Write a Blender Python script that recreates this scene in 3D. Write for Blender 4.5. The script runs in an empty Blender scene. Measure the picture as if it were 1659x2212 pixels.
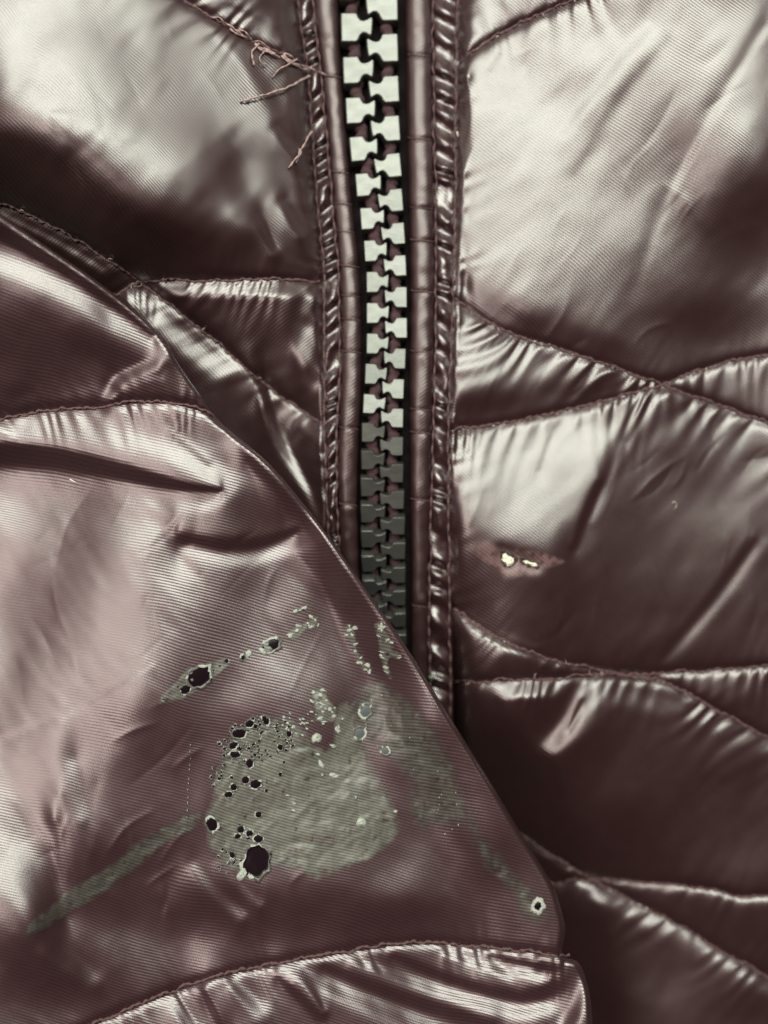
import bpy, bmesh, math, random
import numpy as np
from mathutils import Vector, Matrix

random.seed(7); RNG = np.random.default_rng(7)
scene = bpy.context.scene
COL = scene.collection
R = math.radians

# ------------------------------------------------------------------ camera, light, exposure
S = 6.45e-5                 # metres per design unit (1659 units = the 10.7 cm the picture spans)
CX, CY, D = 829.5, 1106.0, 2000.0
ZOFF = 0.05                 # everything floats this far above the table top
ALPHA = 32.0                # elevation offset of the main window light towards the collar

cam_d = bpy.data.cameras.new('camera'); cam = bpy.data.objects.new('camera', cam_d); COL.objects.link(cam)
cam.location = (0, 0, ZOFF + D * S)
cam_d.sensor_fit = 'VERTICAL'; cam_d.angle = 2 * math.atan(1106 / D)
cam_d.clip_start = 0.002; cam_d.clip_end = 20
cam_d.dof.use_dof = True; cam_d.dof.focus_distance = (D - 90) * S; cam_d.dof.aperture_fstop = 5.6
scene.camera = cam

world = bpy.data.worlds.new('World'); scene.world = world; world.use_nodes = True
bg = world.node_tree.nodes['Background']
bg.inputs[0].default_value = (0.62, 0.34, 0.29, 1); bg.inputs[1].default_value = 0.045

def area(name, loc, target, sx, sy, power, col):
    l = bpy.data.lights.new(name, 'AREA'); l.shape = 'RECTANGLE'; l.size = sx; l.size_y = sy
    l.energy = power; l.color = col
    o = bpy.data.objects.new(name, l); COL.objects.link(o)
    o.location = loc
    o.rotation_euler = (Vector(target) - Vector(loc)).to_track_quat('-Z', 'Y').to_euler()
    return o
area('window_light', (0.0, 0.7 * math.sin(R(ALPHA)), ZOFF + 0.7 * math.cos(R(ALPHA))), (0, 0, ZOFF), 0.80, 0.36, 9.6, (0.90, 1.0, 0.87))
area('room_lamp', (-0.34, -0.06, ZOFF + 0.58), (-0.03, -0.02, ZOFF), 0.30, 0.30, 1.7, (1.0, 0.88, 0.80))

vs = scene.view_settings
vs.view_transform = 'Standard'; vs.look = 'None'; vs.exposure = 0.0; vs.gamma = 1.0; vs.use_curve_mapping = False
scene.render.resolution_x = 768; scene.render.resolution_y = 1024

# ------------------------------------------------------------------ helpers
def P(x, y, z):
    """design picture coordinates + height -> world metres (arrays)"""
    x = np.asarray(x, float); y = np.asarray(y, float); z = np.asarray(z, float)
    k = (D - z) / D * S
    return np.stack([(x - CX) * k, (CY - y) * k, z * S + ZOFF], -1)

def smooth_poly(pts, n=8):
    """Catmull-Rom through points (any dimension)"""
    p = np.asarray(pts, float)
    if len(p) < 3:
        t = np.linspace(0, 1, n + 1)[:, None]
        return p[0] * (1 - t) + p[-1] * t
    q = np.vstack([2 * p[0] - p[1], p, 2 * p[-1] - p[-2]])
    out = []
    for i in range(1, len(q) - 2):
        a, b, c, d = q[i - 1], q[i], q[i + 1], q[i + 2]
        for t in np.linspace(0, 1, n, endpoint=False):
            out.append(0.5 * (2 * b + (c - a) * t + (2 * a - 5 * b + 4 * c - d) * t * t + (3 * b - a - 3 * c + d) * t ** 3))
    out.append(p[-1])
    return np.array(out)

def resample(p, step):
    seg = np.linalg.norm(np.diff(p, axis=0), axis=1); s = np.concatenate([[0], np.cumsum(seg)])
    n = max(2, int(s[-1] / step) + 1); t = np.linspace(0, s[-1], n)
    return np.stack([np.interp(t, s, p[:, k]) for k in range(p.shape[1])], 1)

def dist_poly(X, Y, p):
    """distance to polyline, arclength of nearest point, signed side"""
    best = np.full(X.shape, 1e18); arc = np.zeros(X.shape); side = np.zeros(X.shape); s0 = 0.0
    for (ax, ay), (bx, by) in zip(p[:-1], p[1:]):
        dx, dy = bx - ax, by - ay; L2 = dx * dx + dy * dy
        if L2 < 1e-9: continue
        t = np.clip(((X - ax) * dx + (Y - ay) * dy) / L2, 0, 1)
        d2 = (X - ax - t * dx) ** 2 + (Y - ay - t * dy) ** 2
        m = d2 < best; L = math.sqrt(L2)
        best = np.where(m, d2, best); arc = np.where(m, s0 + t * L, arc)
        side = np.where(m, dx * (Y - ay) - dy * (X - ax), side); s0 += L
    return np.sqrt(best), arc, np.sign(side)

def value_noise(X, Y, sc, seed):
    r = np.random.default_rng(seed); T = r.standard_normal((257, 257)); T[256] = T[0]; T[:, 256] = T[:, 0]
    u = (X / sc) % 256; v = (Y / sc) % 256
    i = np.floor(u).astype(int) % 256; j = np.floor(v).astype(int) % 256
    fu = u - np.floor(u); fv = v - np.floor(v); fu = fu * fu * (3 - 2 * fu); fv = fv * fv * (3 - 2 * fv)
    return (T[i, j] * (1 - fu) + T[i + 1, j] * fu) * (1 - fv) + (T[i, j + 1] * (1 - fu) + T[i + 1, j + 1] * fu) * fv

class Grid:
    def __init__(s, x0, x1, y0, y1, c):
        s.c = c; s.x0, s.y0 = x0, y0
        s.nx = int((x1 - x0) / c) + 1; s.ny = int((y1 - y0) / c) + 1
        s.x = x0 + c * np.arange(s.nx); s.y = y0 + c * np.arange(s.ny)
        s.X, s.Y = np.meshgrid(s.x, s.y)
    def box(s, xa, xb, ya, yb):
        i0 = max(0, int((xa - s.x0) / s.c)); i1 = min(s.nx, int((xb - s.x0) / s.c) + 2)
        j0 = max(0, int((ya - s.y0) / s.c)); j1 = min(s.ny, int((yb - s.y0) / s.c) + 2)
        return slice(j0, max(j0, j1)), slice(i0, max(i0, i1))
    def stroke(s, b, pts, w, val, op=1.0, power=2.0, w1=None):
        p = smooth_poly(pts, 5); m = w * 2.6
        sl = s.box(p[:, 0].min() - m, p[:, 0].max() + m, p[:, 1].min() - m, p[:, 1].max() + m)
        X, Y = s.X[sl], s.Y[sl]
        if X.size == 0: return
        d, a, sd = dist_poly(X, Y, p)
        L = np.linalg.norm(np.diff(p, axis=0), axis=1).sum()
        ww = w if w1 is None else w + (w1 - w) * np.clip(a / L, 0, 1)
        f = op * np.exp(-(d / ww) ** power)
        b[sl] = b[sl] * (1 - f) + val * f
    def crease(s, b, pts, w, dv):
        """a sharp fold line: one flank tips to the light, the other away"""
        p = smooth_poly(pts, 6); m = w * 4
        sl = s.box(p[:, 0].min() - m, p[:, 0].max() + m, p[:, 1].min() - m, p[:, 1].max() + m)
        X, Y = s.X[sl], s.Y[sl]
        if X.size == 0: return
        d, a, sd = dist_poly(X, Y, p); L = np.linalg.norm(np.diff(p, axis=0), axis=1).sum()
        b[sl] += dv * sd * np.exp(-(d / w)) * np.clip(d / 2.5, 0, 1) * np.sin(math.pi * np.clip(a / L, 0, 1)) ** .7
    def blob(s, b, cx, cy, rx, ry, rot, val, op=1.0, power=2.4):
        m = max(rx, ry) * 2.4; sl = s.box(cx - m, cx + m, cy - m, cy + m)
        X, Y = s.X[sl] - cx, s.Y[sl] - cy
        if X.size == 0: return
        c, n = math.cos(R(rot)), math.sin(R(rot))
        r = np.sqrt(((X * c + Y * n) / rx) ** 2 + ((-X * n + Y * c) / ry) ** 2)
        f = op * np.exp(-r ** power)
        b[sl] = b[sl] * (1 - f) + val * f
    def sample(s, H, x, y):
        u = np.clip((np.asarray(x, float) - s.x0) / s.c, 0, s.nx - 1.001); v = np.clip((np.asarray(y, float) - s.y0) / s.c, 0, s.ny - 1.001)
        i = u.astype(int); j = v.astype(int); fu = u - i; fv = v - j
        return (H[j, i] * (1 - fu) + H[j, i + 1] * fu) * (1 - fv) + (H[j + 1, i] * (1 - fu) + H[j + 1, i + 1] * fu) * fv

def relief(gx, gy, wx, wy, h0, we, c, h=None):
    """height field whose slopes follow (gx, gy) as far as the anchor h0 (weight we) allows: coarse to fine CG"""
    ny, nx = gx.shape
    if h is None and min(nx, ny) > 90:
        f = lambda a: a[::2, ::2]
        hc = relief(f(gx), f(gy), f(wx), f(wy), f(h0), f(we) * 4, c * 2)
        xi = np.minimum(np.arange(nx) / 2, hc.shape[1] - 1.001); yi = np.minimum(np.arange(ny) / 2, hc.shape[0] - 1.001)
        i = xi.astype(int); j = yi.astype(int); fu = (xi - i)[None]; fv = (yi - j)[:, None]
        h = (hc[j][:, i] * (1 - fu) + hc[j][:, i + 1] * fu) * (1 - fv) + (hc[j + 1][:, i] * (1 - fu) + hc[j + 1][:, i + 1] * fu) * fv
        it = 60
    else:
        h = h0.copy(); it = 250
    WX = wx[:, :-1]; WY = wy[:-1]
    def A(v):
        o = we * v
        dx = WX * (v[:, 1:] - v[:, :-1]); dy = WY * (v[1:] - v[:-1])
        o[:, 1:] += dx; o[:, :-1] -= dx; o[1:] += dy; o[:-1] -= dy
        return o
    rhs = we * h0
    dx = WX * gx[:, :-1] * c; dy = WY * gy[:-1] * c
    rhs[:, 1:] += dx; rhs[:, :-1] -= dx; rhs[1:] += dy; rhs[:-1] -= dy
    r = rhs - A(h); p = r.copy(); rr = (r * r).sum()
    for k in range(it):
        Ap = A(p); al = rr / max((p * Ap).sum(), 1e-30)
        h += al * p; r -= al * Ap; rn = (r * r).sum()
        if rn < 1e-9 * r.size: break
        p = r + rn / rr * p; rr = rn
    return h

def relief_boost(gx, gy, wx, wy, h0, we, c):
    g = gy.copy()
    for k in range(3):
        h = relief(gx, g, wx, wy, h0, we, c)
        if k < 2:
            got = np.zeros_like(g); got[:-1] = (h[1:] - h[:-1]) / c
            g = g + 0.7 * (gy - got)
    return h

def slopes(G, b, span=46.0):
    """brightness wish (0 dark .. 1 mirror of the window) -> slope of the cloth"""
    view = np.degrees(np.arctan((CY - G.Y) / D)); nst = (ALPHA - view) / 2
    b = np.interp(b, [-.6, 0, .15, .3, .5, .7, .9, 1.05], [-.6, -.1, .2, .5, .70, .83, .95, 1.0])
    off = (1 - b) * span
    return np.tan(np.radians(np.clip(nst - off, -50, 40))), np.tan(np.radians(np.degrees(np.arctan((G.X - CX) / D)) / 2)) * 0.6 * b

def mesh_obj(name, verts, faces, mats, parent=None, uv=None, smooth=True, fmat=None):
    me = bpy.data.meshes.new(name)
    verts = np.asarray(verts, np.float32)
    if isinstance(faces, np.ndarray):
        n, k = faces.shape
        me.vertices.add(len(verts)); me.vertices.foreach_set('co', verts.ravel())
        me.loops.add(n * k); me.loops.foreach_set('vertex_index', faces.ravel().astype(np.int32))
        me.polygons.add(n); me.polygons.foreach_set('loop_start', np.arange(0, n * k, k, dtype=np.int32))
        me.update(calc_edges=True); me.validate()
    else:
        me.from_pydata([tuple(map(float, v)) for v in verts], [], faces)
    if uv is not None:
        l = me.uv_layers.new(name='weave'); idx = np.empty(len(me.loops), np.int32); me.loops.foreach_get('vertex_index', idx)
        l.data.foreach_set('uv', np.asarray(uv, np.float32)[idx].ravel())
    for m in (mats if isinstance(mats, (list, tuple)) else [mats]): me.materials.append(m)
    if fmat is not None: me.polygons.foreach_set('material_index', np.asarray(fmat, np.int32))
    if smooth: me.polygons.foreach_set('use_smooth', np.ones(len(me.polygons), bool))
    o = bpy.data.objects.new(name, me); COL.objects.link(o)
    if parent: o.parent = parent
    return o

def patch(name, G, H, mask, mat, parent, weave, snap=None, skirt=0):
    """the masked cells of a height grid as one mesh; weave = (angle, pitch); snap = outline to pull the rim onto"""
    j, i = np.nonzero(mask)
    a = j * G.nx + i
    F = np.stack([a + G.nx, a + G.nx + 1, a + 1, a], 1)
    used, inv = np.unique(F, return_inverse=True); F = inv.reshape(F.shape)
    X = G.X.ravel()[used].copy(); Y = G.Y.ravel()[used].copy(); Z = H.ravel()[used].copy()
    if snap is not None:
        cnt = np.bincount(F.ravel(), minlength=len(X)); rim = np.nonzero(cnt < 4)[0]
        q = resample(snap, 1.5)
        for k in rim:
            d = (q[:, 0] - X[k]) ** 2 + (q[:, 1] - Y[k]) ** 2; m = d.argmin()
            if d[m] < (2.2 * G.c) ** 2: X[k], Y[k] = q[m]
        Z = G.sample(H, X, Y)
    th, pitch = weave; c, s = math.cos(R(th)), math.sin(R(th))
    wob = 6 * value_noise(X, Y, 130, 3) + 0.28 * Z
    uv = np.stack([(-X * s + Y * c + wob) / pitch, (X * c + Y * s) / pitch], 1)
    V = P(X, Y, Z)
    if skirt:
        E = np.vstack([F[:, [0, 1]], F[:, [1, 2]], F[:, [2, 3]], F[:, [3, 0]]])
        key = np.sort(E, 1); _, ix, ct = np.unique(key[:, 0].astype(np.int64) * len(X) + key[:, 1], return_index=True, return_counts=True)
        B = E[ix[ct == 1]]
        cen = np.array([X.mean(), Y.mean()])
        rim, ri = np.unique(B.ravel(), return_inverse=True); ri = ri.reshape(B.shape); n0 = len(X)
        nr = len(rim)
        V2 = P(X[rim] - 6, Y[rim] + 4, Z[rim] - skirt * .3); V3 = P(X[rim] - 40, Y[rim] + 25, Z[rim] - skirt)
        V = np.vstack([V, V2, V3]); uv = np.vstack([uv, uv[rim], uv[rim]])
        F = np.vstack([F, np.stack([B[:, 1], B[:, 0], n0 + ri[:, 0], n0 + ri[:, 1]], 1),
                       np.stack([n0 + ri[:, 1], n0 + ri[:, 0], n0 + nr + ri[:, 0], n0 + nr + ri[:, 1]], 1)])
    return mesh_obj(name, V, F, mat, parent, uv)

def tube(name, pts3, rad, mat, parent, sides=7, flat=1.0, caps=True):
    """tube along world-space points; rad scalar or array in metres"""
    p = np.asarray(pts3, float); n = len(p); rad = np.broadcast_to(rad, (n,))
    t = np.gradient(p, axis=0); t /= np.linalg.norm(t, axis=1)[:, None] + 1e-12
    up = np.array([0, 0, 1.0]); sidev = np.cross(t, up); ln = np.linalg.norm(sidev, axis=1)[:, None]
    sidev = np.where(ln > 1e-3, sidev / np.maximum(ln, 1e-9), np.array([1.0, 0, 0])); upv = np.cross(sidev, t)
    an = np.linspace(0, 2 * math.pi, sides, endpoint=False)
    V = (p[:, None] + rad[:, None, None] * (np.cos(an)[None, :, None] * sidev[:, None] + flat * np.sin(an)[None, :, None] * upv[:, None])).reshape(-1, 3)
    i = np.arange(n - 1)[:, None] * sides; k = np.arange(sides)[None]; k2 = (k + 1) % sides
    F = np.stack([i + k, i + k2, i + sides + k2, i + sides + k], -1).reshape(-1, 4)
    arc = np.repeat(np.concatenate([[0], np.cumsum(np.linalg.norm(np.diff(p, axis=0), axis=1))]), sides) / S
    uv = np.stack([arc / 7, np.tile(an, n) * 3], 1)
    return mesh_obj(name, V, F, mat, parent, uv)

# ------------------------------------------------------------------ materials
def new_mat(name):
    m = bpy.data.materials.new(name); m.use_nodes = True
    nt = m.node_tree; return m, nt, nt.nodes['Principled BSDF']
def N(nt, t, **kw):
    n = nt.nodes.new(t)
    for k, v in kw.items(): setattr(n, k, v)
    return n
def math_node(nt, op, a, b=None):
    n = N(nt, 'ShaderNodeMath', operation=op)
    for k, v in enumerate((a, b)):
        if v is None: continue
        if isinstance(v, (int, float)): n.inputs[k].default_value = v
        else: nt.links.new(v, n.inputs[k])
    return n.outputs[0]

def fabric(name, base, line, metallic=0.65, rough=0.50, twill=0.12, spec=0.6, coat=1.0, coatr=0.345):
    """satin ripstop: dark plum yarn with fine diagonal ribs"""
    m, nt, p = new_mat(name); L = nt.links.new
    uv = N(nt, 'ShaderNodeUVMap', uv_map='weave'); sep = N(nt, 'ShaderNodeSeparateXYZ'); L(uv.outputs[0], sep.inputs[0])
    rib = math_node(nt, 'SINE', math_node(nt, 'MULTIPLY', sep.outputs[0], 2 * math.pi))
    yarn = math_node(nt, 'SINE', math_node(nt, 'MULTIPLY', sep.outputs[1], 2 * math.pi * 1.9))
    tc = N(nt, 'ShaderNodeTexCoord')
    n1 = N(nt, 'ShaderNodeTexNoise'); n1.inputs['Scale'].default_value = 420; n1.inputs['Detail'].default_value = 4; L(tc.outputs['Object'], n1.inputs['Vector'])
    n2 = N(nt, 'ShaderNodeTexNoise'); n2.inputs['Scale'].default_value = 70; n2.inputs['Detail'].default_value = 3; L(tc.outputs['Object'], n2.inputs['Vector'])
    n3 = N(nt, 'ShaderNodeTexNoise'); n3.inputs['Scale'].default_value = 6000; n3.inputs['Detail'].default_value = 2; L(tc.outputs['Object'], n3.inputs['Vector'])
    amp = math_node(nt, 'ADD', math_node(nt, 'MULTIPLY', n2.outputs[0], 1.2), 0.25)
    ribh = math_node(nt, 'ADD', math_node(nt, 'MULTIPLY', rib, amp), math_node(nt, 'MULTIPLY', yarn, 0.18))
    mixf = math_node(nt, 'MULTIPLY_ADD', ribh, 0.30); nt.nodes[-1].inputs[2].default_value = 0.5
    mixf2 = math_node(nt, 'ADD', mixf, math_node(nt, 'MULTIPLY', math_node(nt, 'SUBTRACT', n3.outputs[0], 0.5), 0.8))
    cr = N(nt, 'ShaderNodeMix', data_type='RGBA', clamp_factor=True); L(mixf2, cr.inputs[0]); cr.inputs[6].default_value = (*line, 1); cr.inputs[7].default_value = (*base, 1)
    L(cr.outputs[2], p.inputs['Base Color'])
    rr = math_node(nt, 'ADD', math_node(nt, 'MULTIPLY', math_node(nt, 'SUBTRACT', n1.outputs[0], 0.5), 0.18), rough); L(rr, p.inputs['Roughness'])
    p.inputs['Metallic'].default_value = metallic; p.inputs['Specular IOR Level'].default_value = spec; p.inputs['Coat Weight'].default_value = coat; p.inputs['Coat Roughness'].default_value = coatr; p.inputs['Coat IOR'].default_value = 1.95
    hh = math_node(nt, 'ADD', ribh, math_node(nt, 'MULTIPLY', n1.outputs[0], 1.5))
    hh = math_node(nt, 'ADD', hh, math_node(nt, 'MULTIPLY', n3.outputs[0], 1.2))
    bp = N(nt, 'ShaderNodeBump'); bp.inputs['Strength'].default_value = 1.0; bp.inputs['Distance'].default_value = twill * S; L(hh, bp.inputs['Height']); L(bp.outputs[0], p.inputs['Normal']); L(bp.outputs[0], p.inputs['Coat Normal'])
    return m

M = {}
M['shell'] = fabric('plum_satin', (0.068, 0.0205, 0.0225), (0.040, 0.010, 0.012))
M['sleeve'] = fabric('plum_satin_sleeve', (0.092, 0.033, 0.039), (0.050, 0.0145, 0.020), twill=0.12)
M['trim'] = fabric('plum_trim', (0.070, 0.023, 0.025), (0.040, 0.011, 0.013), rough=0.5, twill=0.10, coat=.55, coatr=.42)

M['strip'] = fabric('plum_strip', (0.075, 0.025, 0.028), (0.042, 0.012, 0.014), rough=0.5, twill=0.10, coat=1.0, coatr=.30)

def simple(name, col, rough=0.5, metallic=0.0, spec=0.5, bump=None, colvar=0.0):
    m, nt, p = new_mat(name); L = nt.links.new
    p.inputs['Base Color'].default_value = (*col, 1); p.inputs['Roughness'].default_value = rough
    p.inputs['Metallic'].default_value = metallic; p.inputs['Specular IOR Level'].default_value = spec
    if bump or colvar:
        tc = N(nt, 'ShaderNodeTexCoord'); n = N(nt, 'ShaderNodeTexNoise'); n.inputs['Scale'].default_value = (bump or (4000, 0))[0]; n.inputs['Detail'].default_value = 4
        L(tc.outputs['Object'], n.inputs['Vector'])
        if bump:
            b = N(nt, 'ShaderNodeBump'); b.inputs['Distance'].default_value = bump[1] * S; L(n.outputs[0], b.inputs['Height']); L(b.outputs[0], p.inputs['Normal'])
        if colvar:
            mx = N(nt, 'ShaderNodeMix', data_type='RGBA'); L(n.outputs[0], mx.inputs[0])
            mx.inputs[6].default_value = tuple(c * (1 - colvar) for c in col) + (1,); mx.inputs[7].default_value = tuple(min(1, c * (1 + colvar)) for c in col) + (1,)
            L(mx.outputs[2], p.inputs['Base Color'])
    return m
M['thread'] = simple('pink_brown_thread', (0.115, 0.055, 0.058), 0.75, bump=(5000, 3), colvar=0.5)
M['fray'] = simple('pale_pink_fray', (0.42, 0.275, 0.27), 0.85, bump=(5000, 3), colvar=0.3)
M['tape'] = simple('black_zipper_tape', (0.012, 0.008, 0.009), 0.95, spec=0.1, bump=(4000, 4))
M['cord'] = simple('wine_tape_cord', (0.075, 0.032, 0.039), 0.85, bump=(5000, 6), colvar=0.6)
M['lining'] = simple('dark_lining', (0.03, 0.022, 0.018), 0.8, bump=(2000, 4))
def brushed():
    m, nt, p = new_mat('gunmetal_tooth'); L = nt.links.new
    tc = N(nt, 'ShaderNodeTexCoord'); mp = N(nt, 'ShaderNodeMapping'); mp.inputs['Rotation'].default_value = (0, 0, .7); mp.inputs['Scale'].default_value = (2, 14, 2); L(tc.outputs['Object'], mp.inputs[0])
    oi = N(nt, 'ShaderNodeObjectInfo'); va = N(nt, 'ShaderNodeVectorMath', operation='ADD'); L(mp.outputs[0], va.inputs[0]); L(oi.outputs['Random'], va.inputs[1])
    n1 = N(nt, 'ShaderNodeTexNoise'); n1.inputs['Scale'].default_value = 1.6; n1.inputs['Detail'].default_value = 5; L(va.outputs[0], n1.inputs['Vector'])
    n2 = N(nt, 'ShaderNodeTexNoise'); n2.inputs['Scale'].default_value = 2.2; n2.inputs['Detail'].default_value = 4; L(tc.outputs['Object'], n2.inputs['Vector'])
    mx = N(nt, 'ShaderNodeMix', data_type='RGBA'); L(math_node(nt, 'MULTIPLY_ADD', n1.outputs[0], 1.0), mx.inputs[0])
    mx.inputs[6].default_value = (.082, .078, .073, 1); mx.inputs[7].default_value = (.135, .129, .121, 1); L(mx.outputs[2], p.inputs['Base Color'])
    rr = math_node(nt, 'MULTIPLY_ADD', n2.outputs[0], .22); nt.nodes[-1].inputs[2].default_value = .25; L(rr, p.inputs['Roughness'])
    p.inputs['Metallic'].default_value = .75
    bp = N(nt, 'ShaderNodeBump'); bp.inputs['Distance'].default_value = 1.0 * S; bp.inputs['Strength'].default_value = .35; L(n1.outputs[0], bp.inputs['Height']); L(bp.outputs[0], p.inputs['Normal'])
    return m
M['tooth'] = brushed()
M['table'] = simple('olive_cover', (0.035, 0.032, 0.016), 0.8, bump=(900, 8), colvar=0.4)

# ------------------------------------------------------------------ the table
jacket = bpy.data.objects.new('quilted_jacket', None); COL.objects.link(jacket); jacket.empty_display_size = .01
jacket['label'] = 'shiny plum quilted puffer jacket with dark zipper and sleeve laid across its front'
jacket['category'] = 'jacket'
tb = mesh_obj('table', [(-.4, -.4, 0), (.4, -.4, 0), (.4, .4, 0), (-.4, .4, 0)], [(0, 1, 2, 3)], M['table'], smooth=False)
tb['kind'] = 'structure'

# ------------------------------------------------------------------ layout curves (design units)
def curve_x(pts):     # x as a function of y
    p = smooth_poly(pts, 8); o = np.argsort(p[:, 1]); return lambda y: np.interp(y, p[o, 1], p[o, 0])
def curve_y(pts):
    p = smooth_poly(pts, 8); o = np.argsort(p[:, 0]); return lambda x: np.interp(x, p[o, 0], p[o, 1])

strip_l0 = curve_x([(632, -200), (640, 0), (661, 150), (680, 400), (697, 600), (697, 800), (700, 1000), (708, 1180), (720, 1500), (740, 2400)])
pipe_l0 = curve_x([(668, -200), (678, 0), (695, 150), (718, 400), (734, 600), (736, 800), (729, 1000), (735, 1180), (750, 1500), (770, 2400)])
pipe_l1 = curve_x([(726, -200), (730, 0), (736, 150), (757, 400), (777, 600), (781, 800), (773, 1000), (775, 1200), (790, 1500), (810, 2400)])
pipe_r0 = curve_x([(872, -200), (875, 0), (880, 300), (887, 600), (885, 900), (890, 1200), (890, 1450), (900, 2400)])
pipe_r1 = curve_x([(930, -200), (932, 0), (936, 300), (940, 600), (934, 900), (926, 1200), (926, 1450), (940, 2400)])
strip_r1 = curve_x([(992, -200), (991, 0), (987, 300), (984, 600), (972, 900), (973, 1200), (976, 1450), (985, 2400)])
zip_z = lambda y: np.interp(y, [-200, 0, 850, 950, 1100, 1300, 1500, 1900, 2400], [-85, -75, -40, -40, -52, -95, -150, -235, -270])

LC = {  # left seams
 'A': curve_y([(-460, -520), (-150, -330), (200, -120), (400, 0), (480, 50), (560, 95), (640, 132), (700, 165)]),
 'C': curve_y([(-460, 250), (-150, 385), (0, 440), (100, 482), (220, 552), (300, 608), (380, 668), (480, 750), (590, 845), (700, 915), (740, 940)]),
 'B': curve_y([(-460, 1200), (-150, 960), (100, 760), (220, 655), (300, 612), (400, 606), (560, 603), (720, 609)]),
}
RC = {
 'Dd': curve_y([(960, 160), (985, 140), (1060, 85), (1150, 38), (1240, 0), (1400, -70), (1800, -230), (2080, -360)]),
 'E': curve_y([(940, 632), (990, 650), (1080, 710), (1200, 750), (1330, 795), (1430, 830), (1540, 870), (1659, 915), (1800, 975), (2080, 1090)]),
 'F': curve_y([(940, 935), (965, 930), (1080, 915), (1250, 880), (1380, 845), (1430, 829), (1540, 790), (1659, 765), (1800, 745), (2080, 690)]),
 'Hh': curve_y([(940, 1290), (970, 1308), (1080, 1380), (1200, 1425), (1330, 1456), (1440, 1475), (1560, 1540), (1659, 1592), (1800, 1660), (2080, 1790)]),
 'I': curve_y([(940, 1480), (975, 1475), (1100, 1470), (1250, 1462), (1330, 1455), (1400, 1455), (1659, 1440), (1800, 1430), (2080, 1390)]),
 'K': curve_y([(900, 1925), (1180, 1908), (1280, 1900), (1450, 1912), (1540, 1922), (1600, 1938), (1659, 1935), (1800, 1935), (2080, 1920)]),
 'Ll': curve_y([(900, 1690), (1000, 1745), (1130, 1808), (1180, 1840), (1280, 1900), (1440, 1985), (1560, 2055), (1659, 2110), (1800, 2180), (2080, 2320)]),
}
OUT = smooth_poly([(-460, 130), (-300, 250), (-150, 360), (0, 462), (100, 532), (200, 600), (290, 670), (355, 733), (385, 785), (430, 850), (480, 915), (590, 1010), (700, 1145), (800, 1285), (880, 1400), (960, 1530), (1060, 1690), (1130, 1808), (1190, 1905), (1212, 1965), (1221, 2010), (1214, 2052), (1222, 2068), (1252, 2082), (1272, 2140), (1280, 2212), (1284, 2330), (1284, 2660)], 8)
OUT_POLY = np.vstack([OUT, [(-460, 2660)]])

def inside(X, Y, poly):
    r = np.zeros(X.shape, bool); x1, y1 = poly[-1]
    for x0, y0 in poly:
        if y0 != y1:
            c = ((y0 > Y) != (y1 > Y)) & (X < (x1 - x0) * (Y - y0) / (y1 - y0) + x0); r ^= c
        x1, y1 = x0, y0
    return r

# ------------------------------------------------------------------ body relief
G = Grid(-400, 2060, -400, 2600, 3.7)
X, Y = G.X, G.Y
left = X < 800
lab = np.zeros(X.shape, int)
for k, c in enumerate(LC.values()): lab += np.where(left, (Y > c(X)) * (1 << k), 0)
for k, c in enumerate(RC.values()): lab += np.where(left, 0, (Y > c(X)) * (1 << (k + 4)))
lab += np.where(left, 0, 1 << 12)
b = np.full(X.shape, 0.3)
LA, LCv, LB = LC['A'](X), LC['C'](X), LC['B'](X)
b[left & (Y < LA)] = 0.4
b[left & (Y > LA)] = 0.35
b[left & (Y > LB) & (Y < LCv)] = 0.10
b[left & (Y > LCv)] = 0.10
rD, rE, rF, rH, rI, rK, rL = [RC[k](X) for k in ('Dd', 'E', 'F', 'Hh', 'I', 'K', 'Ll')]
rt = ~left
b[rt & (Y < rD)] = 0.75
b[rt & (Y > rD)] = 0.55
b[rt & (Y > np.minimum(rE, rF))] = 0.35
b[rt & (Y > np.maximum(rE, rF))] = 0.28
b[rt & (Y > np.minimum(rH, rI))] = 0.22
b[rt & (Y > np.maximum(rH, rI))] = 0.22
b[rt & (Y > np.minimum(rK, rL))] = 0.15
b[rt & (Y > np.maximum(rK, rL))] = 0.2
st, bl = (lambda *a, **k: G.stroke(b, *a, **k)), (lambda *a, **k: G.blob(b, *a, **k))
# upper left pad
bl(260, 60, 220, 140, 0, 0.82); bl(60, 60, 90, 90, 0, .62); bl(330, 200, 170, 150, 20, 0.95); bl(400, 280, 70, 90, -30, 0.97)
bl(120, 170, 130, 90, 20, 0.6, 0.7); bl(60, 260, 120, 60, 25, 0.3, 0.8)
bl(90, 480, 250, 120, 30, -.4, 1, 1.7); bl(300, 530, 240, 75, 14, -.3, 1, 1.7); bl(40, 370, 140, 80, 15, -.15, 1, 1.6)
bl(615, 430, 80, 200, -8, 0.12, .95); bl(560, 360, 60, 150, -15, 0.3, .9); bl(600, 220, 40, 70, -20, 0.35, .9); bl(520, 430, 26, 60, -15, 0.75); bl(540, 540, 150, 60, 0, 0.0, .95)
st([(50, -60), (48, 40), (40, 140)], 14, 0.45, .9); st([(505, 110), (560, 170), (600, 240)], 16, .72, .8); st([(455, 70), (520, 140), (545, 200)], 9, .35, .7)
st([(615, 440), (650, 500)], 10, .85); st([(600, 280), (640, 330)], 10, .8); st([(560, 470), (590, 540)], 10, .6)
st([(110, 240), (200, 232), (300, 215)], 8, .6, .6); st([(190, 170), (210, 230), (222, 290)], 7, .75, .7)
st([(590, 40), (620, 90)], 16, .8); st([(500, 10), (600, 60)], 14, .25)
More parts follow.
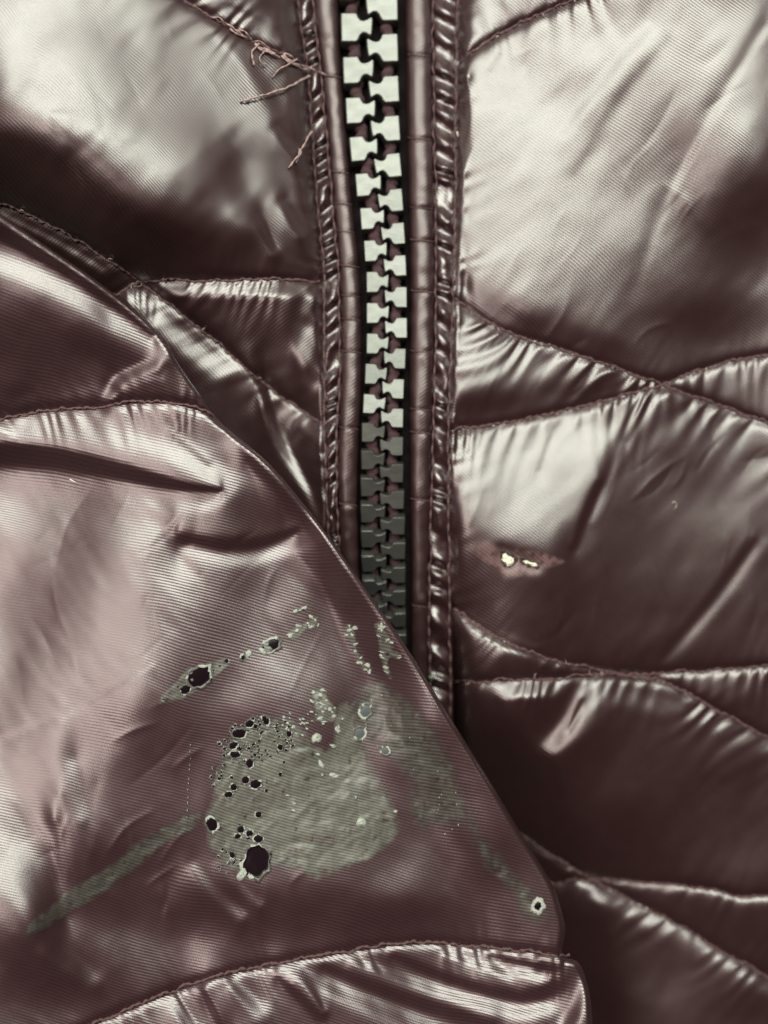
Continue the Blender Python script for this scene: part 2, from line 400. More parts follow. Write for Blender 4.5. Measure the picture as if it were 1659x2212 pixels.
# lower left pads
bl(520, 690, 130, 60, 10, .02); bl(620, 820, 80, 100, 0, -.2); bl(655, 740, 22, 50, 0, .25); st([(360, 625), (680, 628)], 12, .55, .8)
bl(300, 640, 50, 30, 30, .5); st([(330, 680), (400, 740), (480, 800)], 24, .42); st([(565, 830), (605, 950), (668, 1065), (695, 1130)], 11, .62)
st([(500, 830), (560, 950), (640, 1080)], 24, .05); st([(610, 890), (650, 960), (690, 1040)], 18, .12); st([(650, 905), (690, 940)], 14, .55)
st([(0, 460), (120, 520), (220, 580)], 14, .15)
# upper right pads
bl(1040, 25, 40, 30, 0, .85); st([(1090, 10), (1110, 50)], 10, .3); bl(1090, 230, 120, 170, 10, .92); bl(1170, 400, 190, 190, 0, .68); bl(1100, 500, 110, 110, 0, .7, .8)
bl(1330, 120, 120, 120, -40, .75); bl(1560, 80, 120, 110, 0, .58); bl(1420, 330, 110, 190, 25, .45)
st([(1440, 80), (1335, 210), (1240, 370)], 17, .42, .9); st([(1400, 60), (1290, 190), (1215, 290)], 16, .92)
st([(1640, 50), (1520, 240), (1420, 430), (1360, 620)], 20, .38, .9); st([(1659, 60), (1545, 245), (1445, 430), (1390, 600)], 9, .75, .8)
bl(1620, 470, 120, 170, 10, .05); bl(1540, 680, 220, 90, 0, .14); bl(1120, 690, 110, 40, 25, .08); bl(1290, 740, 110, 40, 22, .12); bl(1330, 620, 110, 90, 0, .4, .8)
st([(1020, 640), (1000, 520), (1000, 380)], 12, .2, .8); st([(1080, 110), (1060, 150)], 10, .5); st([(1160, 60), (1130, 130)], 12, .55)
st([(1200, 440), (1260, 560)], 12, .6, .7); st([(1280, 430), (1285, 520)], 8, .45, .7)
# middle right pads
st([(1008, 170), (1012, 330), (1006, 480), (1004, 610)], 13, .02); st([(990, 700), (986, 780), (980, 880)], 6, .1)
st([(1000, 960), (1010, 1060), (1004, 1160)], 10, .05)
bl(1040, 870, 130, 34, -12, .06); bl(1110, 790, 100, 45, 22, .62); bl(1045, 745, 62, 75, 12, .92); bl(1250, 840, 120, 30, 0, .18)
bl(1120, 1020, 130, 90, -5, .95); bl(1040, 960, 60, 30, -5, .9); bl(1240, 980, 110, 90, 0, .88); bl(1120, 1110, 130, 60, 8, .88, .9)
st([(1395, 895), (1330, 990), (1250, 1140)], 24, .28); st([(1345, 960), (1310, 1050), (1280, 1120)], 9, .68); st([(1295, 1040), (1260, 1120), (1240, 1180)], 9, .05)
st([(1180, 950), (1165, 1010)], 7, .5, .8)
bl(1500, 930, 90, 50, 15, .5); bl(1520, 1130, 160, 130, 0, .4); bl(1640, 1050, 40, 90, 0, .55); bl(1150, 1260, 160, 60, 10, .22); bl(1200, 1370, 250, 50, 12, .16); bl(1010, 1230, 40, 140, 0, .1)
st([(1650, 1165), (1560, 1290), (1440, 1430)], 13, .62); st([(1625, 1165), (1535, 1290), (1420, 1420)], 12, .15)
# lower right pads
st([(1000, 1330), (1060, 1372), (1140, 1402)], 15, .8); st([(1140, 1405), (1300, 1450)], 12, .5); bl(1080, 1440, 120, 30, 8, .05)
bl(1500, 1470, 160, 30, 4, .38); st([(1090, 1492), (1190, 1488)], 14, .66); 
st([(1340, 1505), (1430, 1530)], 17, .7); st([(1430, 1515), (1560, 1570), (1680, 1630)], 16, .52); bl(1480, 1640, 200, 80, 20, .28); bl(1100, 1660, 150, 170, 40, -.6); bl(1250, 1810, 200, 90, 15, -.3)
bl(1600, 1830, 170, 90, 0, .3); st([(1290, 1925), (1420, 2000), (1560, 2080), (1680, 2140)], 16, .62); bl(1300, 1935, 18, 14, 0, .9); bl(1270, 2080, 60, 150, 0, -.25); bl(1460, 2110, 140, 90, 20, .3)
bl(1480, 1960, 150, 25, 14, .12)
st([(1282, 1495), (1240, 1560), (1195, 1605)], 30, .72); st([(1256, 1510), (1226, 1575)], 7, .1, w1=2); st([(1090, 1494), (1190, 1490)], 13, .72)
rc = random.Random(5)
for k in range(64):     # fine crumples of the thin cloth
    x0, y0 = (rc.uniform(1020, 1640), rc.uniform(60, 1380)) if k < 46 else (rc.uniform(60, 560), rc.uniform(40, 420))
    an = R(rc.gauss(122 if k < 46 else 60, 24)); l = rc.uniform(50, 190); c_ = rc.uniform(-.15, .15) * l
    dx, dy = math.cos(an), math.sin(an)
    G.crease(b, [(x0 - dx * l / 2, y0 - dy * l / 2), (x0 + dy * c_, y0 - dx * c_), (x0 + dx * l / 2, y0 + dy * l / 2)], rc.uniform(5, 13), rc.uniform(.05, .17) * rc.choice((-1, 1)))
rng2 = value_noise(X, Y, 80, 11) * 0.03 + value_noise(X, Y, 24, 12) * 0.007
gy, gx = slopes(G, b + rng2)
zl, zr = strip_l0(Y), strip_r1(Y)
zone = np.clip(np.minimum(X - zl, zr - X) / 8 + 1, 0, 1)       # 1 between the strips
h0 = zip_z(Y) * np.exp(-np.maximum(0, np.maximum(zl - X, X - zr)) / 30) + np.interp(Y, [-100, 900, 1500, 2400], [0, 0, -60, -220]) * (1 - zone)
under = inside(X, Y, OUT_POLY); dS, _, _ = dist_poly(X, Y, OUT[::4]); und = np.where(under, np.clip(dS / 120, 0, 1), 0)
h0 = h0 * (1 - und) + und * np.minimum(h0, -150)
h0 = h0 - np.where(under, 90, 90 * np.exp(-dS / 110)) * np.clip((Y - 1250) / 300, 0, 1)
h0 = h0 + np.where(left, 90 * np.exp(-((X - 430) / 250) ** 2 - ((Y - 620) / 260) ** 2), 0) * (1 - zone)
we = 3e-5 + 0.15 * zone ** 2 + und * 3e-4
dzz = np.maximum(zl - X, X - zr)
wy = np.where(zone > 0, 0.02, 1.0); wx = np.where(zone > 0, 0.3, np.clip(dzz / 130, 0.04, np.where(left & (Y > LB), 0.10, 0.40)))
H = relief_boost(gx, gy, wx, wy, h0, we, G.c)

# quilting: grooves along the seams and the puckers that run off them
def seam_line(c, xa, xb): x = np.arange(xa, xb + 1, 12.0); return np.stack([x, c(x)], 1)
SEAMS = []
for k, c in LC.items():
    p = seam_line(c, -390, 730); keep = (p[:, 0] < strip_l0(p[:, 1]) + 4) & (p[:, 1] > -390); p = p[keep]; SEAMS.append((k, p))
for k, c in RC.items():
    p = seam_line(c, 930, 2050); keep = (p[:, 0] > strip_r1(p[:, 1]) - 6) & (p[:, 1] > -390); p = p[keep]; SEAMS.append((k, p))
PUCK = {'A': (4, 3.5, 52, 45), 'C': (1, 2.2, 44, 60), 'B': (0.6, 5.5, 36, 55), 'Dd': (5, 4, 60, 60), 'E': (.5, 9, 46, 70), 'F': (.6, 5, 38, 52), 'Hh': (.6, 3.0, 44, 60), 'I': (.6, 3.2, 36, 50), 'K': (1, 2, 50, 40), 'Ll': (.8, 3.5, 52, 50)}
for n, (k, p) in enumerate(SEAMS):
    up, dn, lam, reach = PUCK[k]; m = 190; up *= .40; dn *= .45
    sl = G.box(p[:, 0].min() - m, p[:, 0].max() + m, p[:, 1].min() - m, p[:, 1].max() + m)
    d, a, sd = dist_poly(X[sl], Y[sl], p)
    H[sl] -= 8 * np.exp(-(d / 9) ** 1.3) + 5 * np.exp(-d / 30)
    ph = a + 0.45 * d * np.where(sd > 0, 1, -1) + 26 * value_noise(a, d * .3, 70, 40 + n)
    amp = np.where(sd > 0, dn, up) * (0.55 + 0.7 * np.abs(value_noise(a, a * 0, 95, 60 + n)))
    H[sl] += amp * np.sin(2 * math.pi * ph / lam) * np.exp(-(d / reach) ** 1.2) * np.clip(d / 8, 0, 1)
    H[sl] += 0.35 * amp * np.sin(2 * math.pi * ph / (lam * .43) + 1) * np.exp(-(d / (reach * .4)) ** 1.2) * np.clip(d / 5, 0, 1)
# stitched edges beside the zipper
dz = np.maximum(zl - X, X - zr)
H -= np.where(dz > 0, 20 * np.exp(-(dz / 14)), 20)
H += np.where(dz > 0, 1.9 * np.sin(2 * math.pi * (Y + .6 * dz + 20 * value_noise(Y, dz * .2, 60, 5)) / 58) * np.exp(-dz / 26), 0)
# creasing of the thin cloth
H += 1.3 * value_noise(X * .8 + Y * .6, Y * .8 - X * .6, 90, 21) + 0.35 * value_noise(X + .5 * Y, Y * .7, 33, 22)

# hole burnt into the pad right of the zipper
def star(cx, cy, pts): return smooth_poly([(cx + x, cy + y) for x, y in pts] + [(cx + pts[0][0], cy + pts[0][1])], 5)
HOLE1 = star(1098, 1207, [(-13, -16), (-2, -12), (12, -4), (15, 3), (8, 13), (-1, 16), (-10, 8), (-14, 0)])
HOLE2 = star(1143, 1215, [(-18, -9), (-11, -8), (4, -3), (17, 2), (18, 8), (12, 10), (-2, 6), (-14, 0)])
d1, _, _ = dist_poly(X, Y, HOLE1); d2, _, _ = dist_poly(X, Y, HOLE2)
H += -7 * np.exp(-(np.minimum(d1, d2) / 16) ** 2)
hole_cells = inside(X + G.c / 2, Y + G.c / 2, HOLE1) | inside(X + G.c / 2, Y + G.c / 2, HOLE2)

# ------------------------------------------------------------------ front panels: lining (part) with the quilted pads as sub-parts
def lining(name, xa, xb):
    xs = np.arange(xa, xb, 40.0); ys = np.arange(-395, 2600, 40.0); XX, YY = np.meshgrid(xs, ys)
    ZZ = np.minimum(G.sample(H, XX, YY) - 120, -330)
    nx = len(xs); j, i = np.meshgrid(np.arange(len(ys) - 1), np.arange(nx - 1), indexing='ij'); a = (j * nx + i).ravel()
    return mesh_obj(name, P(XX, YY, ZZ).reshape(-1, 3), np.stack([a + nx, a + nx + 1, a + 1, a], 1), M['lining'], jacket)
front_l = lining('front_panel', -395, 800); front_l['label'] = 'front panel the sleeve lies on'
front_r = lining('front_panel', 820, 2055); front_r['label'] = 'front panel with a burnt hole'
def largest(m):
    """keep the biggest connected island of cells"""
    left_, best = m.copy(), np.zeros_like(m)
    while left_.sum() > best.sum():
        k = np.flatnonzero(left_)[0]; cur = np.zeros_like(m); cur.flat[k] = True; n0 = 0
        while True:
            for _ in range(40):
                g = cur.copy(); g[1:] |= cur[:-1]; g[:-1] |= cur[1:]; g[:, 1:] |= cur[:, :-1]; g[:, :-1] |= cur[:, 1:]; cur = g & left_
            n1 = int(cur.sum())
            if n1 == n0: break
            n0 = n1
        if n1 > best.sum(): best = cur
        left_ &= ~cur
    return best
tb.location.z = min(min(v.co.z for v in o.data.vertices) for o in (front_l, front_r)) - 0.0004
cell = np.zeros(X.shape, bool); cell[:-1, :-1] = True
for v in np.unique(lab):
    m = cell & (lab == v) & ~hole_cells
    m &= np.where(left, X < zl + 3, X > zr - 6)
    m &= ~(under & (dS > 330))
    m = largest(m)
    if m.sum() < 60: continue
    lft = bool(left[m].mean() > .5)
    ym = Y[m].mean()
    ang = 41 if (lft and ym < 560) else (-38 if lft and ym < 860 else (48 if lft else 37))
    patch('quilt_pad', G, H, m, M['shell'], front_l if lft else front_r, (ang, 5.8))

def on_body(p2, dz=0): return P(p2[:, 0], p2[:, 1], G.sample(H, p2[:, 0], p2[:, 1]) + dz)
def stitched(name, p2, rad, dz, mat, parent, GG=None, HH=None, seed=0, lam=17):
    q = resample(smooth_poly(p2, 3), 2.6); n = len(q); r = np.random.default_rng(seed)
    arc = np.arange(n) * 2.6
    q = q + np.stack([np.zeros(n), 2.2 * value_noise(arc, arc * 0, 26, seed + 3) + 1.5 * value_noise(arc, arc * 0, 7, seed + 4)], 1)
    z = (GG or G).sample(HH if HH is not None else H, q[:, 0], q[:, 1])
    z = np.convolve(np.pad(z, 4, 'edge'), np.ones(9) / 9, 'valid') + dz
    rr = rad * (0.45 + 0.68 * np.abs(np.sin(math.pi * arc / lam)) + 0.14 * value_noise(arc, arc * 0, 5, seed + 9))
    return tube(name, P(q[:, 0], q[:, 1], z), np.maximum(rr, rad * .4) * S, mat, parent, 6, 0.8)
for n, (k, p) in enumerate(SEAMS):
    stitched('seam_stitching', p, 2.8, 1.6, M['thread'], front_l if k in LC else front_r, seed=100 + n)

# ------------------------------------------------------------------ zipper
zy = np.arange(-395, 1640, 12.0)
def ribbon(name, f0, f1, zf, mat, parent, na=5, ys=zy, uvang=0):
    t = np.linspace(0, 1, na); XX = f0(ys)[:, None] * (1 - t) + f1(ys)[:, None] * t; YY = np.repeat(ys[:, None], na, 1)
    ZZ = zf(XX, YY, t[None]); j, i = np.meshgrid(np.arange(len(ys) - 1), np.arange(na - 1), indexing='ij'); a = (j * na + i).ravel()
    c, s = math.cos(R(uvang)), math.sin(R(uvang))
    uv = np.stack([((-XX * s + YY * c) / 6.5).ravel(), ((XX * c + YY * s) / 6.5).ravel()], 1)
    return mesh_obj(name, P(XX, YY, ZZ).reshape(-1, 3), np.stack([a + na, a + na + 1, a + 1, a], 1), mat, parent, uv)
zipper = ribbon('zipper', lambda y: pipe_l0(y) + 10, lambda y: pipe_r1(y) - 10, lambda x, y, t: zip_z(y) - 42 + 0 * x, M['tape'], jacket, 9)
zipper['label'] = 'closed zipper with chunky dark grey teeth'

TOOTH = [(0, .03), (.03, 0), (.47, 0), (.53, .05), (.56, .15), (.62, .235), (.70, .25), (.80, .215), (.88, .16), (.95, .13), (1, .17), (1, .36), (.985, .55), (.96, .74), (.91, .79), (.84, .76), (.76, .70), (.68, .70), (.61, .77), (.57, .88), (.52, .96), (.46, 1), (.04, 1), (0, .97)]
def tooth_mesh():
    bm = bmesh.new(); n = len(TOOTH)
    c = np.array(TOOTH) - [.5, .5]
    def ring(inset, z):
        nor = []
        for k in range(n):
            e1 = c[k] - c[k - 1]; e2 = c[(k + 1) % n] - c[k]; t = e1 / np.linalg.norm(e1) + e2 / np.linalg.norm(e2); t /= np.linalg.norm(t) + 1e-9
            nor.append((-t[1], t[0]))
        return [bm.verts.new((c[k][0] + inset * nor[k][0], -(c[k][1] + inset * nor[k][1]), z)) for k in range(n)]
    rs = [ring(0, -.42), ring(0, -.075), ring(.014, -.034), ring(.034, -.01), ring(.05, 0)]
    for a, d in zip(rs[:-1], rs[1:]):
        for k in range(n): bm.faces.new((a[k], d[k], d[(k + 1) % n], a[(k + 1) % n]))
    bm.faces.new(rs[-1][::-1])
    bmesh.ops.recalc_face_normals(bm, faces=bm.faces)
    me = bpy.data.meshes.new('tooth'); bm.to_mesh(me); bm.free(); me.materials.append(M['tooth'])
    for pl in me.polygons: pl.use_smooth = len(pl.vertices) == 4
    return me
tooth_me = tooth_mesh()
# left teeth tops (picture), left outer edge, head reach, right outer edge as functions of y
tl_out = curve_x([(731, -150), (735, 0), (739, 100), (750, 250), (762, 330), (772, 400), (781, 470), (790, 560), (791, 640), (791, 720), (787, 800), (782, 880), (780, 960), (779, 1100), (783, 1250), (795, 1400), (810, 1600)])
tr_out = curve_x([(860, -150), (861, 60), (864, 200), (866, 300), (870, 390), (877, 520), (880, 620), (880, 700), (874, 800), (872, 900), (872, 1000), (876, 1150), (877, 1300), (880, 1450), (885, 1600)])
pitch = lambda y: np.interp(y, [-100, 50, 250, 430, 560, 800, 900, 1000, 1100, 1200, 1300, 1500], [97, 92.5, 82, 71, 67.5, 65, 61, 58, 56, 52, 47, 40])
def tooth(y, side):
    o = bpy.data.objects.new('tooth', tooth_me if side < 0 else tooth_me_r); COL.objects.link(o); o.parent = zipper
    p = float(pitch(y)); a, c = float(tl_out(y)), float(tr_out(y)); w = (c - a) * .565
    xx = a + w / 2 if side < 0 else c - w / 2
    h = p * .70
    # tilt towards the collar above the bend, away below it
    zz = float(zip_z(y)); tilt = float(np.interp(y, [-100, 0, 250, 400, 600, 800, 890, 930, 1000, 1200, 1400], [1, 1.5, 3, 2.5, 3.5, 5, 5, -3, -10, -20, -30])) + random.uniform(-2, 2)
    if side < 0 and y > 895: tilt -= 6
    roll = random.uniform(-1.5, 1.5) + (math.degrees(math.atan((xx - CX) / D)) * -.5)
    cz = math.cos(R(tilt)) if tilt > 0 else math.cos(R(tilt)) 
    k = (D - zz) / D * S
    o.location = P(xx, y + h / 2, zz).tolist()
    lean = math.atan((float(tl_out(y + 30)) - float(tl_out(y - 30))) / 60) * .6
    hh = h / max(cz, .75)
    m = Matrix.Rotation(lean, 4, 'Z') @ Matrix.Rotation(R(-tilt), 4, 'X') @ Matrix.Rotation(R(roll), 4, 'Y') @ Matrix.Diagonal((w * k, hh * k, 75 * S, 1))
    o.matrix_local = Matrix.Translation(o.location) @ m
    return o
def tooth_fix():
    """mirrored copy for the right hand row so no negative scale is needed"""
    me = tooth_me.copy(); me.name = 'tooth_mirrored'
    bm = bmesh.new(); bm.from_mesh(me)
    for v in bm.verts: v.co.x = -v.co.x
    bmesh.ops.reverse_faces(bm, faces=bm.faces); bm.to_mesh(me); bm.free(); return me
tooth_me_r = tooth_fix()
y = 26.0
ys_l = [y]
while ys_l[-1] < 1480: ys_l.append(ys_l[-1] + float(pitch(ys_l[-1])))
while ys_l[0] > -330: ys_l.insert(0, ys_l[0] - float(pitch(ys_l[0])))
for y in ys_l:
    tooth(y, -1)
    p = float(pitch(y)); tooth(y + p * .485, 1)
    # the corded tape edge that shows between the teeth
for side in (-1, 1):
    ys = np.arange(-395, 1500, 5.0)
    xs = (tl_out(ys) + 26) if side < 0 else (tr_out(ys) - 24)
    xs = xs + 2.5 * np.sin(ys / 5.5)
    tube('tape_cord', P(xs, ys, zip_z(ys) - 26), 13 * S * (1 + .16 * np.sin(ys / 3.1)), M['cord'], zipper, 8)

# ------------------------------------------------------------------ piping and ruffled strips
def piping(f0, f1, seed, marks):
    marks = [-330, -210] + marks
    ys = np.arange(-395, 1620, 4.0); c = (f0(ys) + f1(ys)) / 2; r = (f1(ys) - f0(ys)) / 2
    pin = sum(np.exp(-((ys - m) / 5) ** 2) for m in marks)
    rr = r * (1.0 - 0.10 * pin + .02 * value_noise(ys, ys * 0, 30, seed)); na = 13
    an = np.linspace(-.15, math.pi + .15, na)
    XX = c[:, None] - rr[:, None] * np.cos(an); ZZ = zip_z(ys)[:, None] - 22 + rr[:, None] * np.sin(an) * .95 + 1.2 * value_noise(np.repeat(ys[:, None], na, 1), np.repeat(an[None] * 20, len(ys), 0), 22, seed + 1)
    YY = np.repeat(ys[:, None], na, 1)
    j, i = np.meshgrid(np.arange(len(ys) - 1), np.arange(na - 1), indexing='ij'); a = (j * na + i).ravel()
    uv = np.stack([(YY * .8 + XX * .6).ravel() / 6.5, (XX * .8 - YY * .6).ravel() / 6.5], 1)
    o = mesh_obj('piping', P(XX, YY, ZZ).reshape(-1, 3), np.stack([a + na, a + na + 1, a + 1, a], 1), M['trim'], jacket, uv)
    for m in marks:
        t = np.linspace(.1, math.pi - .1, 12); k = int(np.argmin(abs(ys - m)))
        pp = P(c[k] - (rr[k] + 1.5) * np.cos(t), m + 7 * (t / math.pi - .5), zip_z(m) - 22 + (rr[k] + 1.5) * np.sin(t) * .95)
        tube('cross_stitch', pp, random.uniform(1.0, 1.8) * S, M['thread'], o, 6)
    return o
pl = piping(pipe_l0, pipe_l1, 31, [-20, 165, 372, 440, 500, 575, 640, 690, 760, 925, 1090]); pl['label'] = 'rounded piping along the sleeve side of the zipper'
pr = piping(pipe_r0, pipe_r1, 35, [-30, 120, 300, 450, 520, 630, 760, 885, 935, 1080, 1310]); pr['label'] = 'rounded piping on the burnt panel side of the zipper'

def strip(f0, f1, seed, lam, side):
    ys = np.arange(-395, 1620, 3.0)
    def zf(x, y, t):
        wv = (y + side * 34 * t + 18 * value_noise(y, y * 0, 50, seed))
        return zip_z(y) - 26 + 15 * np.sin(math.pi * np.clip(t, 0, 1)) ** .7 + 8.5 * np.sin(2 * math.pi * wv / lam) * np.sin(math.pi * t) ** .6 + 1.1 * value_noise(x * 1.3, y, 15, seed + 4)
    o = ribbon('placket_strip', lambda y: f0(y) - 2, lambda y: f1(y) + 2, zf, M['strip'], jacket, 11, ys, 40)
    for f, dx in ((f0, 3), (f1, -3)):
        p = np.stack([f(ys) + dx, ys], 1)[::4]
        q = resample(p, 3); arc = np.arange(len(q)) * 3.0
        tube('edge_stitching', P(q[:, 0] + 1.2 * value_noise(arc, arc * 0, 18, seed + 8), q[:, 1], zip_z(q[:, 1]) - 14 + 5 * np.abs(np.sin(arc / 9))), (2.0 + .9 * np.sin(arc / 4.5)) * S, M['thread'], o, 6)
    return o
sl_ = strip(strip_l0, pipe_l0, 51, 47, 1); sl_['label'] = 'puckered strip sewn down on the sleeve side of the zipper'
sr_ = strip(pipe_r1, strip_r1, 57, 55, -1); sr_['label'] = 'puckered strip sewn down on the burnt panel side'

# ------------------------------------------------------------------ burnt hole: filling, scorched rim, worn patch
M['down'] = simple('cream_filling', (0.95, 0.88, 0.70), 0.9, bump=(2500, 10))
M['scorch'] = simple('scorched_rim', (0.035, 0.016, 0.018), 0.6, bump=(3000, 4))
def lump(name, outline, zc, hgt, mat, parent, seed, zs=None, n=6):
    """a low cushion filling an outline"""
    o = outline[:-1]; c = o.mean(0); V = [P(c[0], c[1], zc + hgt)]; F = []; m = len(o)
    for r in range(1, n + 1):
        t = r / n; q = c + (o - c) * t
        z = zc + hgt * (1 - t ** 2.2) + hgt * .25 * value_noise(q[:, 0], q[:, 1], 6, seed) * (1 - t)
        V.extend(P(q[:, 0], q[:, 1], z))
    for k in range(m): F.append((0, 1 + (k + 1) % m, 1 + k))
    for r in range(n - 1):
        for k in range(m): a = 1 + r * m + k; d = 1 + r * m + (k + 1) % m; F.append((a, d, d + m, a + m))
    for f in range(len(F)): F[f] = F[f][::-1]
    return mesh_obj(name, V, F, mat, parent)
for k, hl in enumerate((HOLE1, HOLE2)):
    z0 = float(np.mean(G.sample(H, hl[:, 0], hl[:, 1])))
    c = hl.mean(0); big = c + (hl - c) * 1.15
    lump('filling', big, z0 - 3, 6, M['down'], front_r, 71 + k)
    q = resample(c + (hl - c) * 1.10, 1.2); zz = G.sample(H, q[:, 0], q[:, 1])
    tube('scorched_edge', P(q[:, 0], q[:, 1], zz + .6), S * (3.2 + 1.6 * value_noise(np.arange(len(q)) * 1.2, np.zeros(len(q)), 5, 90 + k)), M['scorch'], front_r, 6, .5)

# ------------------------------------------------------------------ sleeve relief
GS = Grid(-400, 1310, 120, 2600, 3.5)
XS, YS = GS.X, GS.Y
S1 = curve_y([(-460, 1000), (-150, 935), (0, 905), (100, 886), (200, 880), (290, 868), (380, 870), (440, 888), (480, 910), (520, 935)])
S2 = curve_y([(-460, 2560), (-150, 2390), (100, 2270), (200, 2212), (350, 2150), (460, 2110), (600, 2080), (700, 2062), (900, 2036), (1100, 2050), (1230, 2066), (1300, 2075)])
bs = np.where(YS < S1(XS), 0.2, np.where(YS < S2(XS), 0.36, 0.3))
st, bl = (lambda *a, **k: GS.stroke(bs, *a, **k)), (lambda *a, **k: GS.blob(bs, *a, **k))
# pad above the first seam
st([(-60, 545), (60, 590), (200, 660), (345, 740)], 30, .92); st([(-60, 470), (100, 555), (250, 655), (330, 715)], 17, -.1); bl(60, 790, 190, 70, 0, .1); bl(210, 750, 120, 32, 25, .06); st([(-40, 890), (130, 868), (270, 858)], 14, .12)
st([(235, 858), (250, 828), (300, 800), (340, 780), (362, 745)], 12, .85); st([(275, 835), (320, 815), (350, 815)], 9, .28); st([(390, 850), (360, 800)], 8, .5)
# main pad: big folds below the seam
st([(-80, 935), (150, 930), (300, 955), (420, 1000), (490, 1040)], 30, .97); st([(360, 930), (430, 980), (485, 1030)], 12, .9); st([(320, 910), (400, 960), (450, 1000)], 9, .45)
st([(-80, 975), (100, 985), (250, 1015), (380, 1045), (475, 1057)], 38, -.2, w1=6); st([(500, 1045), (485, 1075), (440, 1095)], 10, .8)
bl(60, 1120, 170, 60, 10, .9); bl(250, 1140, 170, 50, 8, .85); bl(330, 1090, 120, 18, 3, .75); bl(120, 1230, 160, 60, 20, .78); bl(390, 1240, 90, 70, 20, .68)
st([(390, 1165), (470, 1175), (560, 1170), (640, 1142)], 26, -.1, w1=9); st([(410, 1190), (480, 1208), (560, 1205), (640, 1175), (690, 1150)], 15, .82)
st([(380, 1120), (372, 1160), (395, 1200), (430, 1235)], 8, .3, .8)
bl(540, 1290, 120, 50, 25, .38); bl(640, 1290, 60, 60, 0, .62); bl(620, 1450, 90, 90, 0, .68); bl(700, 1420, 40, 110, 0, .72); bl(350, 1400, 190, 90, -20, .45); bl(500, 1560, 130, 50, -20, .3)
bl(745, 1270, 50, 100, -35, -.1); bl(820, 1410, 65, 120, -35, -.05); bl(610, 1090, 60, 80, 40, .1); st([(540, 990), (640, 1090), (730, 1200)], 20, 0)
bl(10, 1350, 140, 120, 0, .95); bl(-10, 1540, 110, 170, 0, 1.0); st([(-60, 1620), (20, 1790), (70, 1930)], 52, 1.05); st([(-100, 1720), (0, 1880)], 60, 1.0); st([(120, 1780), (135, 1900), (150, 1960)], 20, .0)
st([(0, 1592), (170, 1520), (330, 1420)], 7, .45, .5); st([(0, 1600), (170, 1532), (330, 1434)], 6, .7, .4)
st([(160, 1650), (175, 1760)], 16, .75); st([(210, 1700), (190, 1850)], 10, .5); st([(130, 1720), (150, 1880)], 12, .2)
bl(330, 1620, 100, 130, 20, .14); bl(300, 1850, 170, 90, -25, .12); bl(480, 1960, 260, 70, 5, .08); bl(800, 1980, 280, 60, 3, .1); bl(120, 2100, 180, 70, 20, .08)
bl(610, 1700, 110, 120, 0, .3); bl(780, 1720, 70, 120, 0, .5); bl(940, 1650, 80, 140, -25, .05); bl(1040, 1850, 80, 150, -25, .05); bl(850, 1880, 70, 50, 0, .42); st([(420, 1870), (470, 1930), (520, 1975)], 12, .55); st([(470, 1860), (560, 1950)], 8, .48)
st([(100, 2040), (200, 2110)], 20, .5); st([(280, 2060), (420, 2110)], 12, .38)
# folds of the cuff below the second seam
for a, w, v in (([(640, 2100), (800, 2170), (1000, 2260)], 20, .8), ([(700, 2085), (860, 2150), (1060, 2210)], 15, .12), ([(760, 2072), (920, 2130), (1100, 2180), (1180, 2175)], 14, .85), ([(850, 2062), (980, 2115), (1120, 2150), (1200, 2130)], 13, .12), ([(960, 2058), (1060, 2090), (1170, 2110)], 10, .85),
                ([(1060, 2060), (1140, 2080), (1200, 2090)], 8, .15), ([(1262, 2110), (1250, 2180), (1200, 2260)], 18, .85), ([(500, 2130), (560, 2180)], 14, .75), ([(380, 2160), (420, 2230)], 16, .6), ([(600, 2110), (690, 2190)], 12, .15), ([(440, 2140), (480, 2220)], 10, .15), ([(700, 2180), (660, 2110)], 8, .8)):
    st(a, w * .7, .92 if v > .5 else -.02, w1=w * 1.5)
for k in range(46):
    x0, y0 = rc.uniform(0, 720), rc.uniform(1080, 2000)
    an = R(rc.gauss(-38 if rc.random() < .6 else 75, 16)); l = rc.uniform(50, 220); c_ = rc.uniform(-.12, .12) * l
    dx, dy = math.cos(an), math.sin(an)
    GS.crease(bs, [(x0 - dx * l / 2, y0 - dy * l / 2), (x0 + dy * c_, y0 - dx * c_), (x0 + dx * l / 2, y0 + dy * l / 2)], rc.uniform(5, 13), rc.uniform(.05, .16) * rc.choice((-1, 1)))
gy, gx = slopes(GS, bs + value_noise(XS, YS, 80, 14) * .025 + value_noise(XS, YS, 20, 15) * .006)
zs0 = np.interp(YS - XS * .9, [300, 700, 1200, 2300], [190, 170, 150, 150])
zs0 = zs0 + np.interp(XS + YS * .35, [300, 900, 1900], [40, 10, -120])
insS = inside(XS, YS, OUT_POLY); dE, aE, _ = dist_poly(XS, YS, OUT[::2]); dE = np.where(insS, dE, 0)
HS = relief_boost(gx, gy, np.full(XS.shape, .25), np.full(XS.shape, 1.0), zs0, np.full(XS.shape, 1.5e-5), GS.c)
def rim_drop(d, rad=14.0, deep=30.0):
    t = np.clip(1 - d / rad, 0, 1); return deep * (1 - np.sqrt(np.maximum(0, 1 - t * t)))
HS -= rim_drop(dE)
body_under = G.sample(H, XS, YS)
lack = np.maximum(0, body_under + 22 - HS)
HS += np.where(insS, lack, 0)
